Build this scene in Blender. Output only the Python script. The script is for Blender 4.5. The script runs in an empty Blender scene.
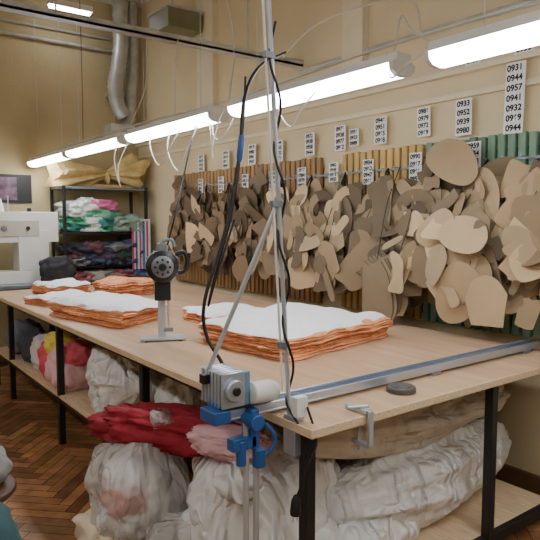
import bpy, bmesh, math, random
from mathutils import Vector, Matrix, noise
R = random.Random(7)
def lin(c):
    return tuple(((v/255)/12.92 if v/255<=0.04045 else ((v/255+0.055)/1.055)**2.4) for v in c)+(1,)
MATS={}
def mat(name,col,rough=.6,metal=0,var=.12,nscale=6,bump=0,bscale=40,attr=False,emit=0,alpha=1,wood=False,crease=0):
    if name in MATS: return MATS[name]
    m=bpy.data.materials.new(name); m.use_nodes=True; nt=m.node_tree; N=nt.nodes; L=nt.links
    b=N['Principled BSDF']; b.inputs['Roughness'].default_value=rough; b.inputs['Metallic'].default_value=metal
    tc=N.new('ShaderNodeTexCoord'); mp=N.new('ShaderNodeMapping'); L.new(tc.outputs['Object'],mp.inputs[0])
    if wood: mp.inputs['Scale'].default_value=(6,.7,6)
    nz=N.new('ShaderNodeTexNoise'); nz.inputs['Scale'].default_value=nscale; nz.inputs['Detail'].default_value=6
    L.new(mp.outputs[0],nz.inputs['Vector'])
    cr=N.new('ShaderNodeValToRGB'); cr.color_ramp.elements[0].position=.3; cr.color_ramp.elements[1].position=.7
    c=lin(col); lo=tuple(x*(1-var) for x in c[:3])+(1,); hi=tuple(min(1,x*(1+var)) for x in c[:3])+(1,)
    cr.color_ramp.elements[0].color=lo; cr.color_ramp.elements[1].color=hi
    L.new(nz.outputs[0],cr.inputs[0]); out=cr.outputs[0]
    if attr:
        a=N.new('ShaderNodeAttribute'); a.attribute_name='Col'
        mx=N.new('ShaderNodeMix'); mx.data_type='RGBA'; mx.blend_type='MULTIPLY'; mx.inputs[0].default_value=1
        L.new(out,mx.inputs[6]); L.new(a.outputs['Color'],mx.inputs[7]); out=mx.outputs[2]
    L.new(out,b.inputs['Base Color'])
    if bump:
        n2=N.new('ShaderNodeTexNoise'); n2.inputs['Scale'].default_value=bscale; n2.inputs['Detail'].default_value=4 if not crease else 2
        src=tc.outputs['Object']
        if crease:
            m2=N.new('ShaderNodeMapping'); m2.inputs['Scale'].default_value=(1,1,.35); m2.inputs['Rotation'].default_value=(.3,.35,.2); L.new(src,m2.inputs[0]); src=m2.outputs[0]
            n2.inputs['Distortion'].default_value=.8
        L.new(src,n2.inputs['Vector'])
        hgt=n2.outputs[0]
        if crease:
            s1=N.new('ShaderNodeMath'); s1.operation='SUBTRACT'; s1.inputs[1].default_value=.5; L.new(hgt,s1.inputs[0])
            s2=N.new('ShaderNodeMath'); s2.operation='ABSOLUTE'; L.new(s1.outputs[0],s2.inputs[0]); hgt=s2.outputs[0]
        bp=N.new('ShaderNodeBump'); bp.inputs['Strength'].default_value=bump; bp.inputs['Distance'].default_value=.02 if not crease else crease
        L.new(hgt,bp.inputs['Height']); L.new(bp.outputs[0],b.inputs['Normal'])
    if emit:
        b.inputs['Emission Color'].default_value=c; b.inputs['Emission Strength'].default_value=emit
    if alpha<1: b.inputs['Alpha'].default_value=alpha
    MATS[name]=m; return m

class B:
    def __init__(s,name):
        s.name=name; s.bm=bmesh.new(); s.ms=[]; s.cl=s.bm.loops.layers.float_color.new('Col'); s.col=(1,1,1,1)
    def mi(s,m):
        if m not in s.ms: s.ms.append(m)
        return s.ms.index(m)
    def face(s,vs,m):
        try: f=s.bm.faces.new(vs)
        except ValueError: return None
        f.material_index=s.mi(m); f.smooth=True
        for l in f.loops: l[s.cl]=s.col
        return f
    def box(s,c,d,m,rot=None):
        M=Matrix.Translation(c)
        if rot is not None: M=M@rot.to_4x4()
        vs=[s.bm.verts.new(M@Vector((x*d[0]/2,y*d[1]/2,z*d[2]/2))) for x in(-1,1) for y in(-1,1) for z in(-1,1)]
        for q in ((0,1,3,2),(4,6,7,5),(0,4,5,1),(2,3,7,6),(0,2,6,4),(1,5,7,3)): s.face([vs[i] for i in q],m)
    def bx(s,a,b,m):
        s.box(((a[0]+b[0])/2,(a[1]+b[1])/2,(a[2]+b[2])/2),(abs(b[0]-a[0]),abs(b[1]-a[1]),abs(b[2]-a[2])),m)
    def rings(s,rings,m,cap=True,close=False):
        n=len(rings[0]); V=[[s.bm.verts.new(p) for p in r] for r in rings]
        for a,b in zip(V,V[1:]):
            for i in range(n): s.face([a[i],a[(i+1)%n],b[(i+1)%n],b[i]],m)
        if cap: s.face(V[0][::-1],m); s.face(V[-1],m)
    def lathe(s,p0,p1,prof,m,seg=20):
        p0=Vector(p0); p1=Vector(p1); d=p1-p0; q=d.normalized().to_track_quat('Z','Y')
        s.rings([[p0+d*t+q@Vector((math.cos(2*math.pi*i/seg)*r,math.sin(2*math.pi*i/seg)*r,0)) for i in range(seg)] for t,r in prof],m)
    def cyl(s,p0,p1,r,m,r2=None,seg=16):
        s.lathe(p0,p1,[(0,r),(1,r if r2 is None else r2)],m,seg)
    def tube(s,pts,r,m,seg=7,sub=6,ribs=None):
        P=[Vector(p) for p in pts]
        if sub>1 and len(P)>2:
            Q=[]; E=[2*P[0]-P[1]]+P+[2*P[-1]-P[-2]]
            for i in range(1,len(E)-2):
                a,b,c,d=E[i-1:i+3]
                for k in range(sub):
                    t=k/sub; Q.append(.5*((2*b)+(c-a)*t+(2*a-5*b+4*c-d)*t*t+(3*b-3*c+d-a)*t**3))
            Q.append(P[-1]); P=Q
        rr=[]; up=None
        for i,p in enumerate(P):
            d=(P[min(i+1,len(P)-1)]-P[max(i-1,0)]).normalized()
            if up is None: up=d.orthogonal().normalized()
            up=(up-d*up.dot(d)).normalized(); w=d.cross(up)
            k=r*(1+(.12 if ribs and i%2 else 0))
            rr.append([p+(up*math.cos(2*math.pi*j/seg)+w*math.sin(2*math.pi*j/seg))*k for j in range(seg)])
        s.rings(rr,m)
    def done(s,bevel=0,ang=38):
        bmesh.ops.recalc_face_normals(s.bm,faces=s.bm.faces)
        me=bpy.data.meshes.new(s.name); 
        xs=[v.co.copy() for v in s.bm.verts]
        lo=Vector((min(v.x for v in xs),min(v.y for v in xs),min(v.z for v in xs))); hi=Vector((max(v.x for v in xs),max(v.y for v in xs),max(v.z for v in xs)))
        c=(lo+hi)/2; c.z=lo.z
        bmesh.ops.translate(s.bm,vec=-c,verts=s.bm.verts)
        s.bm.to_mesh(me); s.bm.free()
        for m in s.ms: me.materials.append(m)
        me.set_sharp_from_angle(angle=math.radians(ang))
        o=bpy.data.objects.new(s.name,me); o.location=c; bpy.context.collection.objects.link(o)
        if bevel:
            b=o.modifiers.new('bevel','BEVEL'); b.width=bevel; b.segments=2; b.limit_method='ANGLE'; b.angle_limit=math.radians(40)
        return o

# ---------- materials
wallm=mat('wall_paint',(214,196,158),.8,var=.09,nscale=1.6,bump=.15,bscale=60)
wallb=mat('wall_paint_shaded',(186,168,128),.85,var=.16,nscale=1.3,bump=.2,bscale=40)  # same beige paint, with the back wall's shade put into the colour
ceilm=mat('ceiling_plaster',(215,208,190),.9,var=.06)
trimm=mat('trim_paint',(224,210,178),.6,var=.05)
steel=mat('chrome_steel',(205,207,210),.3,.85,var=.05)
galv=mat('galvanised_metal',(190,192,190),.42,.45,var=.2,nscale=10)
alu=mat('aluminium',(196,204,214),.35,.7,var=.04)
black=mat('black_painted_metal',(28,28,30),.45,var=.2)
rubber=mat('black_rubber',(20,20,22),.5,var=.1)
blue=mat('blue_enamel',(42,88,150),.35,var=.1)
whitep=mat('white_enamel',(228,228,222),.35,var=.04)
greym=mat('grey_enamel',(130,136,140),.4,.3,var=.1)
ply=mat('table_plywood',(196,162,130),.4,var=.15,nscale=3,wood=True)
plyedge=mat('plywood_edge',(220,194,158),.6,var=.15,nscale=14,wood=True)
card=mat('kraft_card',(206,180,142),.8,var=.08,nscale=5,attr=True)
cloth=mat('coloured_cloth',(255,255,255),.85,var=.1,nscale=12,attr=True,bump=.35,bscale=30)
sackm=mat('woven_plastic_sack',(238,236,234),.38,var=.04,nscale=4,bump=.7,bscale=7,crease=.2)
filmm=mat('plastic_film_bag',(240,236,230),.12,var=.04,nscale=5,bump=.8,bscale=8,crease=.2,alpha=.42)
paper=mat('paper',(240,240,235),.8,var=.03)
ink=mat('ink',(30,32,38),.8)
lampm=mat('lamp_diffuser',(246,250,255),.5,emit=25,var=.01)
wirew=mat('white_wire',(215,212,200),.5)

# ---------- room
X1,Y1,X0,Y0,H=3.1,6.75,-3.2,-2.6,3.95
def plain(name,a,b,m):
    o=B(name); o.bx(a,b,m); return o.done()
plain('wall_right',(X1,Y0,0),(X1+.15,Y1+.15,H),wallm)
plain('wall_back',(X0-.15,Y1,0),(X1,Y1+.15,H),wallb)
plain('wall_left',(X0-.15,Y0,0),(X0,Y1,H),wallm)
plain('wall_front',(X0-.15,Y0-.15,0),(X1+.15,Y0,H),wallm)
plain('ceiling',(X0-.15,Y0-.15,H),(X1+.15,Y1+.15,H+.12),ceilm)
par=mat('parquet',(170,124,84),.38,var=.3,nscale=9,attr=True,bump=.05)
gap=mat('parquet_gap',(50,36,26),.8)
f=B('floor'); w=.07; n=5
f.bx((X0-.15,Y0-.15,-.1),(X1+.15,Y1+.15,-.006),gap)
ca,sa=math.cos(math.radians(45)),math.sin(math.radians(45))
def plank(x,y,dx,dy):
    g=.0018
    cxp,cyp=(x+dx/2),(y+dy/2)
    wx,wy=cxp*ca-cyp*sa,cxp*sa+cyp*ca
    if not(-1.6<wx<X1-.12 and .2<wy<Y1-.15): return
    k=R.uniform(.4,1.2); f.col=(k,k*R.uniform(.88,1.02),k*R.uniform(.8,1),1)
    pts=[(x+g,y+g),(x+dx-g,y+g),(x+dx-g,y+dy-g),(x+g,y+dy-g)]
    f.face([f.bm.verts.new((px*ca-py*sa,px*sa+py*ca,0)) for px,py in pts],par)
for k in range(-140,140):
    for m_ in range(-16,17):
        x=(k+2*n*m_)*w; y=k*w
        plank(x,y,n*w,w); plank(x,y+w,w,n*w)
f.done()
for nm,z0,z1,d in (('trim_1',2.22,2.25,.03),('trim_2',2.36,2.39,.045)):
    plain(nm,(X1-d,Y0+.01,z0),(X1-.0005,Y1-.01,z1),trimm)
o=B('baseboard_right'); o.bx((X1-.025,Y0+.01,0),(X1-.0005,Y1-.01,.1),mat('brown_trim',(110,78,50),.5)); o.done()
o=B('baseboard_back'); o.bx((X0+.01,Y1-.025,0),(X1-.03,Y1-.0005,.1),MATS['brown_trim']); o.done()
plain('trim_3',(X1-.06,4.95,2.391),(X1-.0005,5.25,H-.001),trimm)
plain('trim_4',(X1-.06,3.0,2.391),(X1-.0005,3.2,H-.001),trimm)
# ---------- slat panels on right wall
def slats(name,y0,y1,col,nm):
    m=mat(nm,col,.6,var=.15,nscale=3,attr=True)
    s=B(name); y=y0; s.bx((X1-.012,y0,.9),(X1-.001,y1,1.9),mat(nm+'_back',tuple(int(c*.4) for c in col),.9))
    while y<y1-.03:
        k=R.uniform(.75,1.1); s.col=(k,k,k,1)
        s.bx((X1-.045,y,.86),(X1-.013,min(y+.045,y1),1.975+R.uniform(-.006,.006)),m); y+=.062
    s.done(.008)
slats('wood_slat_panel',.3,2.46,(112,142,118),'green_slat')
slats('wood_slat_panel',2.48,3.2,(200,164,102),'brown_slat')
slats('wood_slat_panel',3.44,5.8,(162,124,80),'brown_slat2')
h=B('hook_rail'); h.bx((X1-.055,.9,1.825),(X1-.046,5.75,1.84),greym)
yy=1.0
while yy<5.7:
    h.cyl((X1-.05,yy,1.833),(X1-.12,yy,1.843),.004,steel,seg=6); yy+=.11
h.done()
# ---------- pattern bunches
T=[ [(-.5,-.36,1),(-.28,-.1,0),(0,0,0),(.28,-.1,0),(.5,-.36,1),(.38,-1,1),(-.36,-1,1)],
    [(-.16,0,1),(-.02,-.07,0),(.14,-.02,1),(.38,-.1,1),(.28,-.3,0),(.45,-.46,1),(.42,-1,1),(0,-1.05,0),(-.42,-.97,1),(-.42,-.1,0)],
    [(-.5,-.2,0),(-.2,0,0),(.25,-.02,0),(.5,-.25,0),(.36,-.46,1),(.1,-.26,0),(-.15,-.28,0),(-.38,-.5,1)],
    [(-.2,0,1),(0,-.05,0),(.2,-.03,1),(.5,-1,1),(0,-1.12,0),(-.5,-1,1)],
    [(-.3,0,1),(.35,-.05,1),(.36,-.5,0),(.05,-.76,0),(-.34,-.5,0)],
    [(-.1,0,0),(.1,0,0),(.18,-.5,0),(.16,-1.1,0),(-.12,-1.12,0),(-.16,-.5,0)],
    [(-.28,0,1),(.1,-.02,0),(.34,-.3,0),(.2,-.5,0),(.3,-1.1,1),(-.1,-1.14,1),(-.24,-.6,0)],
    [(-.4,-.15,0),(.0,0,0),(.42,-.16,0),(.3,-.5,0),(.44,-.85,0),(.02,-.9,0),(-.44,-.86,0),(-.28,-.5,0)],
    [(0,0,0),(.32,-.14,0),(.42,-.5,0),(.3,-.86,0),(0,-1,0),(-.3,-.86,0),(-.42,-.5,0),(-.3,-.14,0)],
    [(-.45,0,1),(.45,-.04,1),(.4,-.7,1),(-.38,-.66,1)] ]
def outline(P,sub=5):
    n=len(P); out=[]
    for i in range(n):
        a,b,c,d=[P[(i+k)%n] for k in(-1,0,1,2)]
        A,Bv,C,D=[Vector(p[:2]) for p in (a,b,c,d)]
        if b[2] and c[2]:
            out+= [Bv, Bv.lerp(C,.33), Bv.lerp(C,.67)]; continue
        if b[2]: A=2*Bv-C
        if c[2]: D=2*C-Bv
        for k in range(sub):
            t=k/sub; out.append(.5*((2*Bv)+(C-A)*t+(2*A-5*Bv+4*C-D)*t*t+(3*Bv-3*C+D-A)*t**3))
    return out
def bunch(y,ztop,zbot,width,npc,cols,smin,smax,dep=.24,name='garment_pattern_bunch'):
    b=B(name)
    hook=Vector((X1-.11,y,1.84))
    for i in range(npc):
        t=i/npc
        sc=smin+(smax-smin)*R.random()**1.3; tp=R.choice(T); ax=R.uniform(.6,1.15); mir=R.choice((-1,1)); rnd=R.random()<.35
        P=outline([(p[0]*ax*mir,p[1],(0 if rnd else p[2])) for p in tp])
        if mir<0: P=P[::-1]
        rr=R.random()
        ang=R.uniform(-.5,.5) if rr<.45 else (R.uniform(-1.3,1.3) if rr<.8 else R.uniform(-2.6,2.6))
        fall=R.random()*max(.02,(ztop-zbot-sc*.9))
        fr_=min(1,fall/.3); taper=1-.4*max(0,(fall-.5)/.45)
        hp=Vector((X1-.06-dep*t*(.5+.5*fr_), y+R.uniform(-.5,.5)*width*(.2+.8*fr_)*taper, ztop-fall))
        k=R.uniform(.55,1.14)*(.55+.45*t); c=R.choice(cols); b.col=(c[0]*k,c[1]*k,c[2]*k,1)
        bend=R.uniform(-1.4,3.0); ba=R.uniform(0,math.pi); tilt=R.uniform(-.45,.45)
        ca,sa=math.cos(ang),math.sin(ang); cb,sb=math.cos(ba),math.sin(ba); V1=[];V2=[]
        for p in P:
            px,py=p.x*sc,p.y*sc
            u=(px*cb+(py+sc*.5)*sb)
            off=bend*u*u+tilt*px
            ly,lz=px*ca-py*sa,px*sa+py*ca
            q=hp+Vector((-off,-ly,lz)); q.x=min(q.x,X1-.05)
            if q.z<.875: q.x-= (.875-q.z)*.15; q.z=.875
            V1.append(b.bm.verts.new(q)); V2.append(b.bm.verts.new(q+Vector((-.0035,0,.0))))
        n=len(V1)
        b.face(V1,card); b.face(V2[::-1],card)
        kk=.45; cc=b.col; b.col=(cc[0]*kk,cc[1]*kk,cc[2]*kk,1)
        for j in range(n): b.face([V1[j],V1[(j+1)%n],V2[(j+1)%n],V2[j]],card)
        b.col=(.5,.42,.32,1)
        if i%3==0: b.tube([hook,(hook+hp)/2+Vector((0,R.uniform(-.01,.01),0)),hp+Vector((-.002,0,-.015))],.0022,rubber,seg=4,sub=2)
    return b.done(ang=50)
tan=[(1,1,1),(.98,.96,.93),(.86,.84,.8),(.74,.71,.66)]
brn=[(.36,.31,.27),(.48,.42,.35),(.2,.17,.15),(.26,.22,.19)]
gry=[(.48,.46,.45),(.56,.54,.52),(.36,.35,.345)]
bunch(1.25,1.8,.9,.5,60,tan,.18,.36)
bunch(1.58,1.80,.88,.40,80,tan+tan+gry[:1],.13,.34,.3)
bunch(1.97,1.80,.88,.38,85,tan+tan+gry[:1],.13,.36,.3)
bunch(2.33,1.74,1.0,.32,80,tan+tan+gry,.12,.32,.27)
bunch(2.70,1.80,.93,.15,36,gry,.2,.42,.2)
bunch(2.82,1.70,1.05,.10,14,tan[2:]+gry,.14,.24,.16)
bunch(3.10,1.74,.98,.26,64,tan+gry,.12,.3,.24)
bunch(3.46,1.78,.98,.26,64,tan+gry,.12,.3,.22)
bunch(3.82,1.76,1.02,.25,58,tan+brn[:2]+gry,.12,.28,.22)
bunch(4.2,1.78,1.0,.26,60,brn+tan[3:]+gry[2:],.12,.28,.22)
bunch(4.6,1.76,1.02,.26,60,brn,.12,.28,.22)
bunch(5.0,1.78,1.05,.26,54,brn+tan[2:],.12,.26,.2)
bunch(5.42,1.76,1.05,.24,50,brn,.12,.28,.2)
g=B('felt_vest_pattern')
for k in range(5):
    c0=R.uniform(.36,.5); g.col=(c0,c0*.97,c0*.95,1); rot=R.uniform(-.12,.12)
    P=outline([(-.07,0,1),(0,-.03,0),(.07,0,1),(.11,-.1,0),(.13,-.3,0),(.1,-.4,1),(-.1,-.4,1),(-.13,-.3,0),(-.11,-.1,0)],4)
    V1=[];V2=[]
    for p in P:
        px,py=p.x*math.cos(rot)-p.y*math.sin(rot),p.x*math.sin(rot)+p.y*math.cos(rot)
        x=X1-.29-.014*k+p.x*p.x*R.choice((3.2,3.25))
        V1.append(g.bm.verts.new((x,2.57-px+.012*k,1.3-.014*k+py))); V2.append(g.bm.verts.new((x-.005,2.57-px+.012*k,1.3-.014*k+py)))
    g.face(V1,card); g.face(V2[::-1],card)
    g.col=(.2,.2,.2,1)
    for j in range(len(V1)): g.face([V1[j],V1[(j+1)%len(V1)],V2[(j+1)%len(V1)],V2[j]],card)
g.tube([(X1-.33,2.58,1.26),(X1-.25,2.58,1.6),(X1-.11,2.6,1.84)],.003,rubber,seg=5)
g.done(ang=60)
# ---------- number sheets
def sheet(y,z,wd,ht,lines,x=None,start=930):
    x=X1-.0015 if x is None else x
    s=B('number_sheet'); s.box((x-.001,y,z),(.002,wd,ht),paper,Matrix.Rotation(R.uniform(-.03,.03),3,'X')); o=s.done()
    cu=bpy.data.curves.new('printed_numbers','FONT'); cu.body='\n'.join('0%d'%(start+R.randint(0,60)) for _ in range(lines))
    cu.size=min(ht/lines*.95,wd*.40); cu.space_line=ht/lines/cu.size*.98; cu.align_x='CENTER'; cu.align_y='CENTER'; cu.materials.append(ink); cu.offset=cu.size*.035
    t=bpy.data.objects.new('printed_numbers',cu); bpy.context.collection.objects.link(t)
    t.parent=o; t.location=(-.004,0,ht/2); t.rotation_euler=(math.radians(90),0,math.radians(-90))
for y,z,wd,ht,l in ((1.86,2.16,.115,.38,7),(2.18,2.10,.11,.21,4),(2.47,2.11,.10,.18,4),(2.83,2.10,.11,.18,4),(3.22,2.09,.11,.18,4),(3.56,2.08,.11,.17,4),(3.95,2.07,.11,.17,4),(4.33,2.07,.11,.17,4),(4.75,2.06,.11,.16,4),(5.2,2.06,.11,.16,4)):
    sheet(y,z,wd,ht,l,x=X1-.048)
sheet(1.84,2.47,.12,.14,3,x=X1-.002); sheet(2.16,2.45,.1,.1,2,x=X1-.002); sheet(1.64,2.12,.11,.2,4,x=X1-.048); sheet(3.08,2.08,.09,.12,3,x=X1-.048)
for y,z,ht in ((1.60,1.83,.24),(2.1,1.86,.18),(2.52,1.83,.19),(2.93,1.83,.17),(3.28,1.85,.14),(3.64,1.83,.16),(4.02,1.83,.15),(4.42,1.83,.15),(4.82,1.83,.15),(5.2,1.83,.15)):
    sheet(y,z,.1,ht,4,x=X1-.058 if abs(y-3.28)>.1 else X1-.056)
# ---------- conduits
c=B('cable_tray'); 
c.bx((-3.1,3.70,2.70),(X1-.002,3.78,2.715),galv); c.bx((-3.1,3.70,2.7),(X1-.002,3.705,2.745),galv); c.bx((-3.1,3.775,2.7),(X1-.002,3.78,2.745),galv)
for x in (-2,-.2,1.2,2.6): c.cyl((x,3.74,2.71),(x,3.74,H),.006,galv,seg=6)
c.tube([(-3,3.73,2.73),(0,3.75,2.735),(3.08,3.73,2.73)],.014,rubber); c.done()
c=B('wall_conduit'); c.tube([(X1-.03,-2.4,2.66),(X1-.03,1,2.655),(X1-.03,3.7,2.66)],.014,galv,sub=1)
for y in (-1,0,1,2,3): c.box((X1-.015,y,2.657),(.03,.03,.04),galv)
c.done()
c=B('wall_conduit'); c.tube([(1.0,Y1-.03,3.42),(2.0,Y1-.03,3.42),(3.05,Y1-.03,3.42)],.018,galv,seg=8,sub=1)
c.tube([(1.0,Y1-.03,3.55),(2.0,Y1-.03,3.55),(3.05,Y1-.03,3.55)],.012,galv,seg=8,sub=1); c.done()
# ---------- lamps
def lamp(x,y0,y1,z,top=H):
    b=B('fluorescent_lamp')
    def sec(y,pr): return [Vector((x+px*.85,y,z+pz*.9)) for px,pz in pr]
    body=[(-.05,.055),(-.045,.085),(.045,.085),(.05,.055),(.075,.04),(-.075,.04)]
    b.rings([sec(y0,body),sec(y1,body)],whitep)
    dif=[(-.075,.039),(.075,.039),(.07,.012),(.045,-.008),(0,-.014),(-.045,-.008),(-.07,.012)]
    b.rings([sec(y0+.02,dif),sec(y1-.02,dif)],lampm)
    cap=[(-.077,.042),(.077,.042),(.072,.01),(.046,-.010),(0,-.016),(-.046,-.010),(-.072,.01)]
    b.rings([sec(y0,cap),sec(y0+.02,cap)],whitep); b.rings([sec(y1-.02,cap),sec(y1,cap)],whitep)
    for yy in (y0+.2,y1-.2):
        b.cyl((x,yy,z+.07),(x,yy,top-.001),.002,galv,seg=5)
    return b.done()
for a,b_ in ((-.95,.22),(.27,1.45),(1.60,2.78),(2.95,4.13),(4.25,5.43),(5.5,6.65)): lamp(1.85,a,b_,2.07)
for a,b_ in ((-1.6,-.4),(0,1.2),(1.6,2.8),(3.2,4.4),(4.9,6.1)): lamp(-1.1,a,b_,2.9)  # unseen row, added to light the rest of the room
for a,b_ in ((-1.9,-.8),(-.6,.6)): lamp(.4,a,b_,3.2)  # extra lamps behind the camera, added for fill light
s=B('lamp_power_cable'); s.tube([(1.85,-2.0,2.2),(1.87,.25,2.165),(1.84,1.5,2.19),(1.86,2.85,2.165),(1.85,4.2,2.18),(1.85,6.6,2.17)],.006,wirew); 
for pts in ([(1.85,2.75,2.15),(1.83,2.8,2.02),(1.82,2.9,1.95),(1.84,3.0,2.0),(1.85,3.02,2.14)],
            [(1.85,2.7,2.15),(1.78,2.8,2.08),(1.76,2.88,1.9),(1.8,2.94,1.86),(1.84,3.05,2.14)],
            [(1.85,2.0,2.16),(1.77,2.12,2.0),(1.77,2.2,1.93),(1.78,2.3,2.02),(1.85,2.35,2.16)],
            [(1.85,1.45,2.15),(1.8,1.52,2.2),(1.83,1.6,2.28),(1.86,1.66,2.17)],
            [(1.85,1.42,2.15),(1.78,1.52,2.08),(1.8,1.62,2.05),(1.86,1.7,2.17)],
            [(1.85,3.1,2.15),(1.77,3.2,1.9),(1.77,3.3,1.8),(1.78,3.45,1.95),(1.85,3.5,2.15)],
            [(1.85,3.3,2.15),(1.77,3.4,1.95),(1.77,3.55,1.85),(1.78,3.7,2.0),(1.85,3.75,2.15)],
            [(1.85,4.1,2.15),(1.77,4.2,1.9),(1.8,4.25,1.75),(1.78,4.3,1.95),(1.85,4.35,2.15)],
            [(1.86,2.86,2.165),(1.9,2.87,2.5),(1.8,2.86,3.0),(1.88,2.86,H-.002)],
            [(1.86,3.5,2.165),(1.9,3.55,2.5),(2.0,3.7,2.72)],
            [(1.86,1.52,2.19),(1.95,1.7,2.4),(2.3,2.6,2.6),(2.7,3.4,2.68),(2.9,3.7,2.73)],
            [(1.86,4.2,2.18),(1.9,4.0,2.45),(1.8,3.76,2.72)]):
    s.tube(pts,.004,wirew,seg=6)
s.done()
lx=B('ceiling_strip_light'); lx.bx((1.95,6.28,3.66),(2.4,6.36,3.72),whitep); lx.bx((1.97,6.285,3.635),(2.38,6.355,3.66),lampm)
lx.cyl((2.05,6.32,3.72),(2.05,6.32,H-.001),.006,galv,seg=6); lx.cyl((2.3,6.32,3.72),(2.3,6.32,H-.001),.006,galv,seg=6); lx.done()
# duct
d=B('ventilation_duct'); 
d.tube([(2.8,6.5,H-.001),(2.8,6.5,3.5),(2.76,6.5,3.2),(2.72,6.5,3.0),(2.74,6.5,2.8),(2.82,6.5,2.66)],.08,galv,seg=14,sub=8,ribs=True)
d.tube([(2.96,6.55,H-.001),(2.96,6.55,3.3),(2.93,6.55,2.9),(2.88,6.52,2.62),(2.75,6.5,2.5)],.06,galv,seg=14,sub=8,ribs=True)
d.bx((2.62,6.4,2.42),(2.9,6.62,2.56),galv)
d.bx((2.7,6.6,2.9),(3.0,6.749,2.94),galv); d.done(ang=60)
v=B('ceiling_junction_box'); v.bx((2.66,5.1,3.28),(3.02,5.5,3.46),mat('olive_enamel',(120,118,88),.5)); v.bx((2.98,5.15,3.32),(3.039,5.4,3.42),galv)
v.bx((2.64,5.08,3.455),(3.04,5.52,3.47),galv); v.tube([(2.8,5.3,3.46),(2.8,5.3,3.7),(2.8,5.3,H-.001)],.02,galv,seg=8,sub=1); v.done(.008)

# ---------- big cutting table
TZ=.85
t=B('cutting_table')
t.bx((1.2,1.38,TZ-.03),(2.88,5.85,TZ),ply)
t.bx((1.195,1.374,TZ-.032),(2.88,1.3799,TZ-.001),plyedge); t.bx((1.193,1.374,TZ-.032),(1.1999,5.85,TZ-.001),plyedge)
for x in (1.24,2.28,2.82):
    for y in (1.45,2.68,3.98,5.25,5.8):
        t.bx((x-.02,y-.02,0),(x+.02,y+.02,TZ-.031),black)
for x in (1.24,2.82): t.bx((x-.015,1.45,TZ-.06),(x+.015,5.8,TZ-.033),black)
for y in (1.45,2.68,3.98,5.25,5.8):
    t.bx((1.24,y-.015,TZ-.06),(2.82,y+.015,TZ-.033),black)
    if y>2: t.bx((1.24,y-.015,.29),(2.82,y+.015,.32),black)
t.bx((1.22,2.7,.32),(2.84,5.82,.338),plyedge)
t.bx((1.225,2.7,.29),(1.255,5.8,.32),black); t.bx((1.9,1.47,.1),(2.84,2.66,.118),plyedge)
t.bx((1.9,1.44,.07),(2.84,1.47,.12),black)
t.done(.003)

# ---------- fabric stacks
org=mat('orange_fleece',(232,158,110),.9,var=.16,nscale=30,bump=.3,bscale=120)
wht=mat('white_batting',(244,244,246),.9,var=.03,nscale=30,bump=.5,bscale=60)
def stack(name,q,h,layers,seed,top='w',z0=TZ):
    b=B(name); n=18
    q=[Vector((p[0],p[1],0)) for p in q]
    for k in range(layers):
        isw=(k==layers-1 and top=='w')
        m=wht if isw else org
        z=z0+.001+h*k/layers; th=h/layers*.92*(1.6 if isw else 1)
        dx,dy=R.uniform(-.012,.012),R.uniform(-.012,.012)
        G=[]
        last=k>=layers-1
        nn=n
        for i in range(nn+1):
            row=[]
            for j in range(nn+1):
                u,v_=i/nn,j/nn
                e=noise.noise(Vector((u*5+seed,v_*5,k*.2)))*.04
                p=q[0]*(1-u)*(1-v_)+q[1]*u*(1-v_)+q[2]*u*v_+q[3]*(1-u)*v_
                cen=(q[0]+q[1]+q[2]+q[3])/4; dr=(p-cen)
                bd=1 if (i in(0,nn) or j in(0,nn)) else 0
                p=p+dr.normalized()*(e+R.uniform(-.006,.006))*bd+Vector((dx,dy,0)) if dr.length>0 else p
                wav=noise.noise(Vector((p.x*7,p.y*7,seed)))*.026*(k+1)/layers
                sag=-.018*bd if last else 0
                row.append((p,z+th+(wav+sag+(R.uniform(-.003,.003))),z+wav*.8))
            G.append(row)
        if last:
            V=[[b.bm.verts.new((p.x,p.y,zt+.004)) for p,zt,zb in r] for r in G]
            for i in range(nn):
                for j in range(nn): b.face([V[i][j],V[i+1][j],V[i+1][j+1],V[i][j+1]],m)
        ring=[G[i][0] for i in range(nn)]+[G[nn][j] for j in range(nn)]+[G[nn-i][nn] for i in range(nn)]+[G[0][nn-j] for j in range(nn)]
        lo=[b.bm.verts.new((p.x,p.y,max(z0+.0005,zb))) for p,zt,zb in ring]
        mid=[b.bm.verts.new((p.x+(p-cen).normalized().x*.006,p.y+(p-cen).normalized().y*.006,max(z0+.001,(zb+zt)/2))) for p,zt,zb in ring]
        hi=[b.bm.verts.new((p.x,p.y,zt+(.004 if last else 0))) for p,zt,zb in ring]; N_=len(ring)
        for j in range(N_):
            b.face([lo[j],lo[(j+1)%N_],mid[(j+1)%N_],mid[j]],m); b.face([mid[j],mid[(j+1)%N_],hi[(j+1)%N_],hi[j]],m)
        if not last: b.face(hi,m)
    return b.done(ang=60)
stack('fabric_stack',[(1.6,2.76),(1.68,2.12),(2.52,2.26),(2.42,3.0)],.115,10,1.3)
stack('fabric_stack',[(1.9,3.5),(1.86,3.06),(2.3,3.08),(2.34,3.5)],.075,7,4.3)
stack('fabric_stack',[(1.24,4.15),(1.42,3.36),(1.83,3.62),(1.66,4.35)],.105,9,7.3)
stack('fabric_stack',[(1.26,4.85),(1.4,4.5),(1.8,4.6),(1.7,4.95)],.06,6,2.1)
stack('fabric_stack',[(1.5,5.55),(1.56,5.15),(1.9,5.2),(1.86,5.6)],.09,7,9.1)
stack('fabric_stack',[(1.9,5.1),(1.95,4.75),(2.35,4.85),(2.25,5.2)],.13,9,3.1,top='o')

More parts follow.
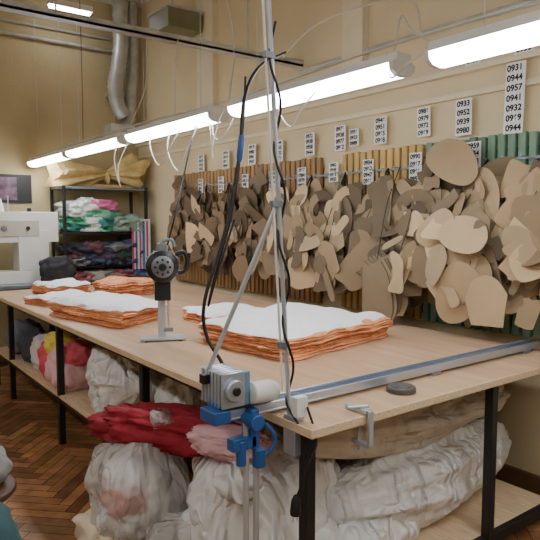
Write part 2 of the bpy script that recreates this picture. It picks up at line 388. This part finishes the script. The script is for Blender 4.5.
# ---------- soft bundles
def blob(name,c,r,m,seed,amp=.12,fr=2.2,flat=None,col=(1,1,1,1),power=.75,sub=5,rot=0,wr=.03,obj=None,done=True,zmax=None):
    b=obj or B(name); b.col=col
    tmp=bmesh.new(); bmesh.ops.create_icosphere(tmp,subdivisions=sub,radius=1)
    mp={}; Rm=Matrix.Rotation(rot,3,'Z')
    for v in tmp.verts:
        p=v.co.copy(); q=Vector([math.copysign(abs(x)**power,x) for x in p])
        n1=noise.noise(p*fr+Vector((seed,0,0)))
        n2=1-abs(noise.noise(p*fr*2.3+Vector((0,seed,0))))*2
        n3=1-abs(noise.noise(Vector((p.x*fr*5,p.y*fr*5,p.z*fr*2))+Vector((0,0,seed))))*2
        q=q*(1+amp*n1+wr*n2+wr*.5*n3)
        w_=Rm@Vector((q.x*r[0],q.y*r[1],q.z*r[2]))+Vector(c)
        if flat is not None and w_.z<flat+.002: w_.z=flat+.002
        if zmax is not None and w_.z>zmax: w_.z=zmax
        mp[v.index]=b.bm.verts.new(w_)
    for fc in tmp.faces: b.face([mp[v.index] for v in fc.verts],m)
    tmp.free()
    return b.done(ang=180) if done else b
def bag(name,p0,p1,r,m,seed,rz=1.0,flat=None,zmax=None,neck=True,lump=.14,obj=None,done=True,col=(1,1,1,1)):
    b=obj or B(name); b.col=col
    p0=Vector(p0); p1=Vector(p1); d=p1-p0; ax=d.normalized()
    up=Vector((0,0,1)) if abs(ax.z)<.8 else Vector((0,1,0))
    s1=ax.cross(up).normalized(); s2=s1.cross(ax)
    K,S=52,84; rr=[]
    for i in range(K+1):
        t=i/K
        body=max(.0,math.sin(math.pi*min(1,(t*(.86 if neck else .96)+.02))))**.42
        if neck:
            if t>.62: body*= max(.10,1-((t-.62)/.26)**1.3*.9) if t<.88 else .10+.30*((t-.88)/.12)
        ring=[]
        g=max(0,(t-.35)/.65) if neck else .25
        for j in range(S):
            a=2*math.pi*j/S; ca_,sa_=math.cos(a),math.sin(a)
            base=Vector((ca_*1.6,sa_*1.6,t*2.4+seed))
            k=1+lump*noise.noise(base)+lump*.7*noise.noise(base*2.1)
            wv=a+.5*noise.noise(Vector((t*3,seed,ca_)))
            pl=abs(noise.noise(Vector((math.cos(wv)*5.5,math.sin(wv)*5.5,t*1.1+seed))))
            pl2=abs(noise.noise(Vector((math.cos(wv)*3+t*4,math.sin(wv)*3,t*5+seed))))
            pl3=abs(noise.noise(Vector((math.cos(wv)*7-t*6,math.sin(wv)*7,t*9+seed))))
            k*=1-(.10+.30*g)*max(0,.35-pl)-.22*max(0,.22-pl2)-.12*max(0,.15-pl3)
            rad=r*body*k
            q=p0+d*t+s1*(ca_*rad)+s2*(sa_*rad*rz)
            if flat is not None and q.z<flat+.002: q.z=flat+.002
            if zmax is not None and q.z>zmax: q.z=zmax-.004*noise.noise(q*9)
            ring.append(q)
        rr.append(ring)
    b.rings(rr,m)
    return b.done(ang=180) if done else b
bag('white_sack',(1.62,2.14,.02),(1.16,1.72,.56),.34,sackm,1.7,flat=0,zmax=.66,lump=.26)
b=bag('plastic_bag',(1.02,2.5,.0),(1.12,2.25,.68),.22,filmm,5.2,flat=0,done=False,lump=.25)
for c_,r_,co in (((1.0,2.48,.10),(.15,.15,.09),(.85,.7,.5)),((1.05,2.42,.22),(.13,.13,.08),(.9,.88,.86)),((1.0,2.38,.3),(.08,.1,.06),(.8,.35,.3)),((1.06,2.42,.37),(.1,.1,.07),(.92,.9,.88))):
    blob('',c_,r_,cloth,c_[2]*50,.3,flat=0.01,obj=b,done=False,col=co+(1,),sub=4,wr=.16)
b.done(ang=180)
bag('plastic_bag',(1.06,2.2,.0),(1.12,1.95,.36),.14,filmm,8.2,flat=0,lump=.25)
blob('red_cloth_bundle',(1.2,2.3,.59),(.12,.34,.07),cloth,3.3,.3,col=(.32,.012,.025,1),rot=.55,wr=.16,fr=3)
blob('pink_cloth_bundle',(1.28,1.98,.61),(.07,.15,.05),cloth,9.3,.25,col=(.75,.45,.47,1),wr=.14,rot=.5)
bag('white_sack',(1.85,2.5,.0),(1.68,2.5,.72),.26,sackm,11.7,flat=0,zmax=.77,lump=.22)
bag('white_sack',(1.5,3.85,.5),(1.42,3.02,.56),.24,sackm,12.1,rz=.9,flat=.338,zmax=.77,lump=.25)
bag('white_sack',(1.55,2.72,.45),(1.7,3.1,.6),.17,sackm,13.1,flat=.338,zmax=.77,neck=False,lump=.25)
bag('white_sack',(2.0,3.0,.5),(2.0,3.8,.55),.24,sackm,14.1,flat=.338,zmax=.77,neck=False)
for c_,r_,co,sd in (((1.36,4.12,.47),(.13,.15,.14),(.9,.55,.6),1),((1.38,4.42,.47),(.13,.14,.14),(.85,.1,.16),2),((1.34,4.27,.62),(.09,.11,.08),(.95,.75,.15),3),((1.36,4.0,.6),(.08,.08,.07),(.85,.15,.2),8),((1.42,4.75,.46),(.14,.16,.13),(.8,.75,.75),4),((1.75,4.4,.52),(.18,.25,.18),(.6,.58,.58),5),((1.42,5.1,.44),(.13,.16,.11),(.08,.08,.1),6),((1.42,5.5,.46),(.13,.15,.14),(.2,.22,.26),7)):
    blob('folded_cloth_bundle',c_,r_,cloth,sd*3.1,.25,col=co+(1,),flat=.338,wr=.12,fr=3,sub=4)
cream=mat('cream_fabric',(216,206,190),.6,var=.06,nscale=4,bump=.6,bscale=6,crease=.2)
bag('fabric_bolt_sack',(2.97,1.84,.30),(1.6,1.74,.32),.23,sackm,21.7,rz=.85,flat=.118,neck=False,lump=.2)
bag('fabric_bolt_sack',(2.95,1.86,.56),(1.5,1.80,.62),.22,cream,24.7,rz=.62,zmax=.77,neck=False,lump=.26)
bag('fabric_bolt_sack',(2.95,2.3,.6),(1.7,2.2,.62),.24,sackm,27.7,zmax=.77,neck=False,lump=.2)
bag('fabric_bolt_sack',(2.1,1.75,.14),(1.36,1.66,.13),.19,sackm,29.7,flat=0,lump=.25)

# ---------- rail + motor + clamps + mast
r=B('cutter_guide_rail')
r.bx((1.0,1.565,TZ+.012),(2.86,1.62,TZ+.02),alu)
r.bx((1.0,1.565,TZ+.02),(2.86,1.572,TZ+.045),alu); r.bx((1.0,1.613,TZ+.02),(2.86,1.62,TZ+.05),alu)
r.bx((1.0,1.575,TZ+.036),(2.86,1.61,TZ+.044),mat('rail_blue_strip',(92,112,138),.3,.5))
for x in (1.3,2.05,2.75): r.bx((x-.03,1.56,TZ+.0005),(x+.03,1.625,TZ+.012),greym)
r.done(.002)
m=B('rail_end_motor')
RX=1.03
m.box((RX-.02,1.6,.97),(.075,.12,.10),greym)
for i in range(7): m.box((RX-.02,1.6-.06+.02*i,.97),(.085,.008,.112),alu)
m.cyl((RX-.02,1.535,.97),(RX-.02,1.52,.97),.034,alu); m.cyl((RX-.02,1.521,.97),(RX-.02,1.512,.97),.014,black)
m.box((RX+.0,1.56,.965),(.10,.03,.11),mat('pale_blue_enamel',(120,150,178),.4,.2))
m.lathe((RX+.05,1.55,.945),(RX+.16,1.55,.94),[(0,.022),(.05,.036),(.75,.036),(.95,.028),(1,.012)],whitep)
m.box((RX+.05,1.59,.915),(.22,.07,.018),blue)
m.box((RX-.06,1.58,.888),(.06,.09,.04),blue)
m.box((RX+.06,1.56,.83),(.03,.06,.13),blue); m.box((RX+.02,1.55,.79),(.09,.04,.04),blue)
m.cyl((RX+.05,1.50,.86),(RX+.05,1.62,.86),.026,blue); m.cyl((RX+.08,1.54,.76),(RX+.08,1.54,.70),.022,blue)
m.cyl((RX+.01,1.54,.80),(RX+.01,1.54,.72),.016,blue)
m.tube([(RX+.10,1.53,.84),(RX+.125,1.515,.80),(RX+.115,1.515,.76),(RX+.08,1.53,.73)],.008,blue,seg=8)
post=mat('post_alloy',(190,194,198),.35,.4,var=.05)
m.cyl((RX+.035,1.55,.86),(RX+.035,1.55,0),.010,post); m.cyl((RX+.075,1.55,.86),(RX+.075,1.55,0),.010,post)
m.box((RX+.055,1.55,.01),(.14,.14,.02),greym)
m.done(.003)
a=B('cable_mast')
def mast(z,dx=0,dy=0): return (1.205-.065*(z-.85)+dx,1.5+dy,z)
a.cyl(mast(.78),mast(3.0),.0075,post); a.cyl(mast(.95,-.022),mast(3.0,-.022),.004,whitep)
for z in (1.1,1.55,2.0,2.5): a.box(mast(z,-.01),(.038,.018,.02),greym)
a.box((1.215,1.49,.80),(.04,.06,.13),alu); a.box((1.215,1.46,.90),(.045,.03,.065),whitep)
a.cyl(mast(1.56,-.0,.0),(.965,1.63,1.0),.0075,post)
a.box((.965,1.63,.995),(.03,.03,.03),black)
pts=[]
for i in range(26):
    z=2.1-i*.048; ph=i*1.1; pts.append(mast(z,.014*math.cos(ph)-.0,.014*math.sin(ph)-.012))
pts+=[(1.2,1.44,.84),(1.22,1.42,.76),(1.19,1.41,.68),(1.17,1.42,.62)]
a.tube(pts,.0045,rubber,seg=6,sub=3)
a.tube([(1.23,1.44,.9),(1.235,1.40,.8),(1.2,1.40,.72),(1.18,1.41,.64)],.0045,rubber,seg=6)
a.lathe((1.17,1.42,.63),(1.165,1.42,.565),[(0,.008),(.3,.016),(.8,.018),(1,.016)],rubber,12)
a.cyl((1.157,1.42,.566),(1.156,1.42,.545),.0025,steel,seg=6); a.cyl((1.174,1.42,.566),(1.173,1.42,.545),.0025,steel,seg=6)
a.done(.002)
k=B('power_hose')
k.tube([(1.5,1.9,2.155),(1.3,1.8,2.05),(1.2,1.75,1.915),(1.18,1.75,1.725),(1.12,1.75,1.466),(1.036,1.75,1.23),(1.035,1.74,1.11),(1.06,1.68,1.02),(1.03,1.62,.99)],.006,rubber,seg=8)
k.tube([(1.22,1.77,2.0),(1.205,1.76,1.85),(1.19,1.77,1.68),(1.16,1.78,1.5),(1.1,1.79,1.3),(1.08,1.8,1.2),(1.1,1.78,1.3),(1.17,1.77,1.5)],.004,rubber,seg=6)
k.lathe((1.19,1.75,1.80),(1.178,1.75,1.70),[(0,.007),(.15,.011),(.85,.011),(1,.007)],blue,10)
k.done()
q=B('table_clamp'); cx=1.44
q.box((cx,1.42,TZ+.009),(.028,.10,.016),post); q.box((cx,1.361,TZ-.045),(.02,.012,.12),post); q.box((cx,1.40,TZ-.105),(.022,.08,.014),post)
q.cyl((cx,1.415,TZ-.13),(cx,1.415,TZ-.034),.006,post); q.cyl((cx,1.415,TZ-.04),(cx,1.415,TZ-.033),.016,post)
q.cyl((cx-.035,1.39,TZ-.128),(cx+.035,1.44,TZ-.128),.004,post); q.cyl((cx-.05,1.42,TZ+.022),(cx+.02,1.39,TZ+.022),.006,post); q.done(.002)
q=B('iron_fabric_weight'); q.lathe((1.74,1.49,TZ+.0005),(1.74,1.49,TZ+.022),[(0,.052),(.1,.056),(.8,.056),(1,.052)],mat('cast_iron',(90,88,84),.5,.3,bump=.3),28)
q.lathe((1.74,1.49,TZ+.022),(1.74,1.49,TZ+.026),[(0,.04),(1,.037)],MATS['cast_iron'],24); q.done()

# ---------- straight knife cutter
s=B('fabric_cutting_machine'); cx,cy=1.47,2.93
fd=Vector((-.42,-.9,0)).normalized(); sd=Vector((fd.y,-fd.x,0))
Rz=Matrix.Rotation(math.atan2(sd.y,sd.x),3,'Z')
s.box((cx,cy,TZ+.012),(.24,.11,.012),post,Rz)
for i in(-1,1):
    for j in(-1,1):
        p=Vector((cx,cy,TZ))+sd*(.09*i)+fd*(.04*j); s.cyl(p+Vector((0,0,.0005)),p+Vector((0,0,.008)),.01,rubber,seg=8)
C=Vector((cx,cy,0))
s.box((cx,cy,TZ+.14),(.03,.012,.25),post,Rz)
p=C+fd*.01+sd*.02; s.box((p.x,p.y,TZ+.14),(.012,.004,.25),alu,Rz)
p=C-sd*.03; s.cyl((p.x,p.y,TZ+.06),(p.x,p.y,TZ+.28),.005,steel,seg=8); s.box((p.x,p.y,TZ+.055),(.05,.02,.02),greym,Rz)
s.box((cx,cy,TZ+.27),(.085,.08,.10),black,Rz)
mc=Vector((cx,cy,TZ+.405))
s.lathe(mc-fd*.09,mc+fd*.10,[(0,.05),(.12,.078),(.55,.082),(.7,.088),(.85,.085),(.95,.066),(1,.04)],black,28)
s.lathe(mc+fd*.09,mc+fd*.112,[(0,.06),(.5,.055),(1,.03)],greym,24)
s.lathe(mc+fd*.11,mc+fd*.125,[(0,.022),(1,.016)],black,16)
for i in range(8):
    an=i*math.pi/4; dv=sd*math.cos(an)+Vector((0,0,1))*math.sin(an)
    s.cyl(mc+dv*.038+fd*.105,mc+dv*.038+fd*.118,.007,black,seg=8)
for i in range(12):
    an=i*math.pi/6; dv=sd*math.cos(an)+Vector((0,0,1))*math.sin(an)
    s.cyl(mc+dv*.07+fd*.02,mc+dv*.094+fd*.02,.008,greym,seg=6)
hl=mc-sd*.07
s.tube([hl+Vector((0,0,-.04)),hl-sd*.05+Vector((0,0,-.03)),hl-sd*.065+Vector((0,0,.02)),hl-sd*.05+Vector((0,0,.07)),hl+Vector((0,0,.06))],.012,black,seg=10)
s.tube([mc+Vector((0,0,.08)),mc+Vector((0,0,.125)),mc-sd*.05+Vector((0,0,.14)),mc-sd*.07+Vector((0,0,.10))],.01,greym,seg=8)
s.box(mc+Vector((0,0,.1)),(.05,.05,.04),greym,Rz)
s.tube([mc-sd*.03+Vector((0,0,.11)),mc-sd*.08+Vector((0,0,.3)),mc-sd*.13+Vector((.1,.2,.5)),(1.85,3.2,2.1)],.005,rubber,seg=6)
s.done(.002)

# ---------- back shelf
s=B('storage_shelf')
for x in (2.05,2.97):
    for y in (6.3,6.7): s.bx((x-.015,y-.015,0),(x+.015,y+.015,1.86),black)
for z in (.25,.68,1.0,1.36,1.84): s.bx((2.04,6.29,z-.012),(2.98,6.71,z+.012),black if z!=1.84 else greym)
s.done(.002)
def pile(name,x0,x1,y,z,cols,h):
    b=B(name); zz=z
    while zz<z+h:
        xx=x0
        while xx<x1-.06:
            wd=R.uniform(.14,.28)
            blob('x',(min(xx+wd/2,x1-.07),y+R.uniform(-.04,.01),zz+.035+R.uniform(-.01,.02)),(wd*.6,.15,R.uniform(.04,.07)),cloth,R.random()*40,.5,obj=b,done=False,sub=4,wr=.28,power=.75,flat=z+.001,col=R.choice(cols)+(1,))
            xx+=wd*.75
        zz+=.075
    b.done(ang=180)
pile('folded_clothes_pile',2.1,2.55,6.46,1.372,[(.12,.5,.3),(.2,.55,.35),(.08,.4,.25),(.75,.8,.75),(.6,.15,.3),(.05,.25,.22)],.24)
pile('folded_clothes_pile',2.6,2.9,6.46,1.372,[(.1,.1,.1),(.1,.3,.22),(.3,.4,.35)],.12)
pile('folded_clothes_pile',2.1,2.9,6.46,1.012,[(.03,.03,.04),(.05,.07,.12),(.14,.06,.07),(.04,.09,.08),(.2,.2,.2)],.2)
pile('folded_clothes_pile',2.1,2.9,6.46,.692,[(.4,.35,.3),(.1,.15,.3),(.35,.1,.1)],.15)
s=B('striped_towel'); 
for i in range(10):
    s.col=((.6,.08,.2,1),(.75,.75,.75,1),(.1,.2,.5,1),(.75,.75,.75,1))[i%4]
    s.bx((2.78+.022*i,6.262+.008*(i%3),.95),(2.802+.022*i,6.272+.008*(i%3),1.5),cloth)
s.bx((2.77,6.262,1.49),(3.0,6.31,1.51),cloth); s.done()
g=B('tied_fabric_roll'); gold=mat('gold_fabric',(202,176,116),.7,var=.25,nscale=8,bump=.4,bscale=20)
rr=[]
for i in range(41):
    u=i/40; x=2.0+.98*u; e=abs(u-.6)*2/(1.2 if u<.6 else .8); rad=.03+.16*e**.9*(1 if e<.93 else .8)
    ring=[]
    for j in range(40):
        an=2*math.pi*j/40; k=1+.22*math.sin(an*7+u*3)+.15*noise.noise(Vector((u*6,math.cos(an)*2,math.sin(an)*2)))
        ring.append(Vector((x+.06*math.sin(an*3)*e,6.48+rad*k*1.1*math.cos(an),2.0+.12*(u-.5)+rad*k*math.sin(an))))
    for p in ring: p.z=max(p.z,1.853)
    rr.append(ring)
g.rings(rr,gold); g.lathe((2.56,6.48,1.97),(2.62,6.48,1.98),[(0,.04),(.5,.08),(1,.04)],gold)
g.lathe((2.1,6.48,1.875),(2.9,6.48,1.875),[(0,.02),(1,.02)],gold); g.done(ang=60)
# ---------- industrial machine at back left
s=B('industrial_sewing_machine')
s.bx((1.0,6.0,.84),(2.0,6.55,.88),greym)
for x in (1.05,1.95):
    for y in (6.05,6.5): s.bx((x-.025,y-.025,0),(x+.025,y+.025,.84),black)
s.bx((1.1,6.15,.88),(1.9,6.4,1.0),whitep)
s.bx((1.55,6.15,1.0),(1.84,6.4,1.4),whitep)
s.bx((1.1,6.16,1.28),(1.94,6.39,1.58),whitep)
s.bx((1.08,6.15,1.1),(1.3,6.4,1.46),whitep)
s.bx((1.3,6.145,1.34),(1.75,6.1599,1.5),mat('machine_panel',(196,192,178),.5))
s.cyl((1.42,6.145,1.42),(1.42,6.13,1.42),.03,greym); s.cyl((1.64,6.145,1.42),(1.64,6.13,1.42),.02,black)
s.cyl((1.9,6.28,1.42),(1.97,6.28,1.42),.09,greym,seg=24); s.cyl((1.97,6.28,1.42),(1.99,6.28,1.42),.035,steel)
s.cyl((1.16,6.27,1.1),(1.16,6.27,.98),.012,steel); s.bx((1.13,6.22,1.002),(1.19,6.3,1.015),steel)
s.cyl((1.5,6.3,1.58),(1.5,6.3,1.74),.006,steel); 
s.lathe((1.42,6.3,1.581),(1.42,6.3,1.71),[(0,.045),(1,.018)],paper); s.cyl((1.7,6.3,1.58),(1.7,6.3,1.62),.02,black)
s.done(.025)
blob('dark_cloth_bundle',(1.85,5.93,1.0),(.16,.08,.13),cloth,33.1,.25,col=(.03,.03,.035,1),flat=.852,wr=.08,sub=4)
s=B('wall_poster'); s.bx((1.25,Y1-.012,1.68),(1.85,Y1-.0005,1.98),black); s.bx((1.29,Y1-.014,1.71),(1.7,Y1-.0121,1.95),mat('poster_print',(110,80,100),.5,var=.9,nscale=9)); s.done()
s=B('hanging_ceiling_wire'); s.tube([(1.98,5.5,H-.001),(1.985,5.5,2.8),(1.98,5.5,2.16)],.003,rubber,seg=5); s.done()
# ---------- stool and bag, bottom left
s=B('wooden_stool'); wd=mat('dark_wood',(84,58,40),.5)
s.lathe((.41,2.5,.43),(.41,2.5,.465),[(0,.165),(.3,.175),(.8,.175),(1,.165)],wd,28)
for i in range(4):
    an=math.pi/4+i*math.pi/2; s.cyl((.41+.11*math.cos(an),2.5+.11*math.sin(an),.43),(.41+.15*math.cos(an),2.5+.15*math.sin(an),0),.016,wd)
s.done(.002)
blob('grey_cloth_bundle',(.43,2.5,.53),(.12,.12,.08),cloth,41,.25,col=(.35,.34,.33,1),flat=.465,wr=.08,sub=4)
blob('teal_cloth_sack',(.38,2.0,.27),(.11,.11,.27),cloth,43,.16,col=(.05,.12,.13,1),flat=0,wr=.1,sub=4)

# ---------- camera, world
cam=bpy.data.cameras.new('camera'); co=bpy.data.objects.new('camera',cam); bpy.context.collection.objects.link(co)
co.location=(0,0,1.5); co.rotation_euler=(math.radians(90-4.76),0,math.radians(-36.87)); cam.lens=40; cam.sensor_width=36; cam.clip_start=.02
bpy.context.scene.camera=co
wd_=bpy.data.worlds.new('world'); wd_.use_nodes=True; bpy.context.scene.world=wd_
wd_.node_tree.nodes['Background'].inputs[0].default_value=(.8,.85,1,1); wd_.node_tree.nodes['Background'].inputs[1].default_value=.3
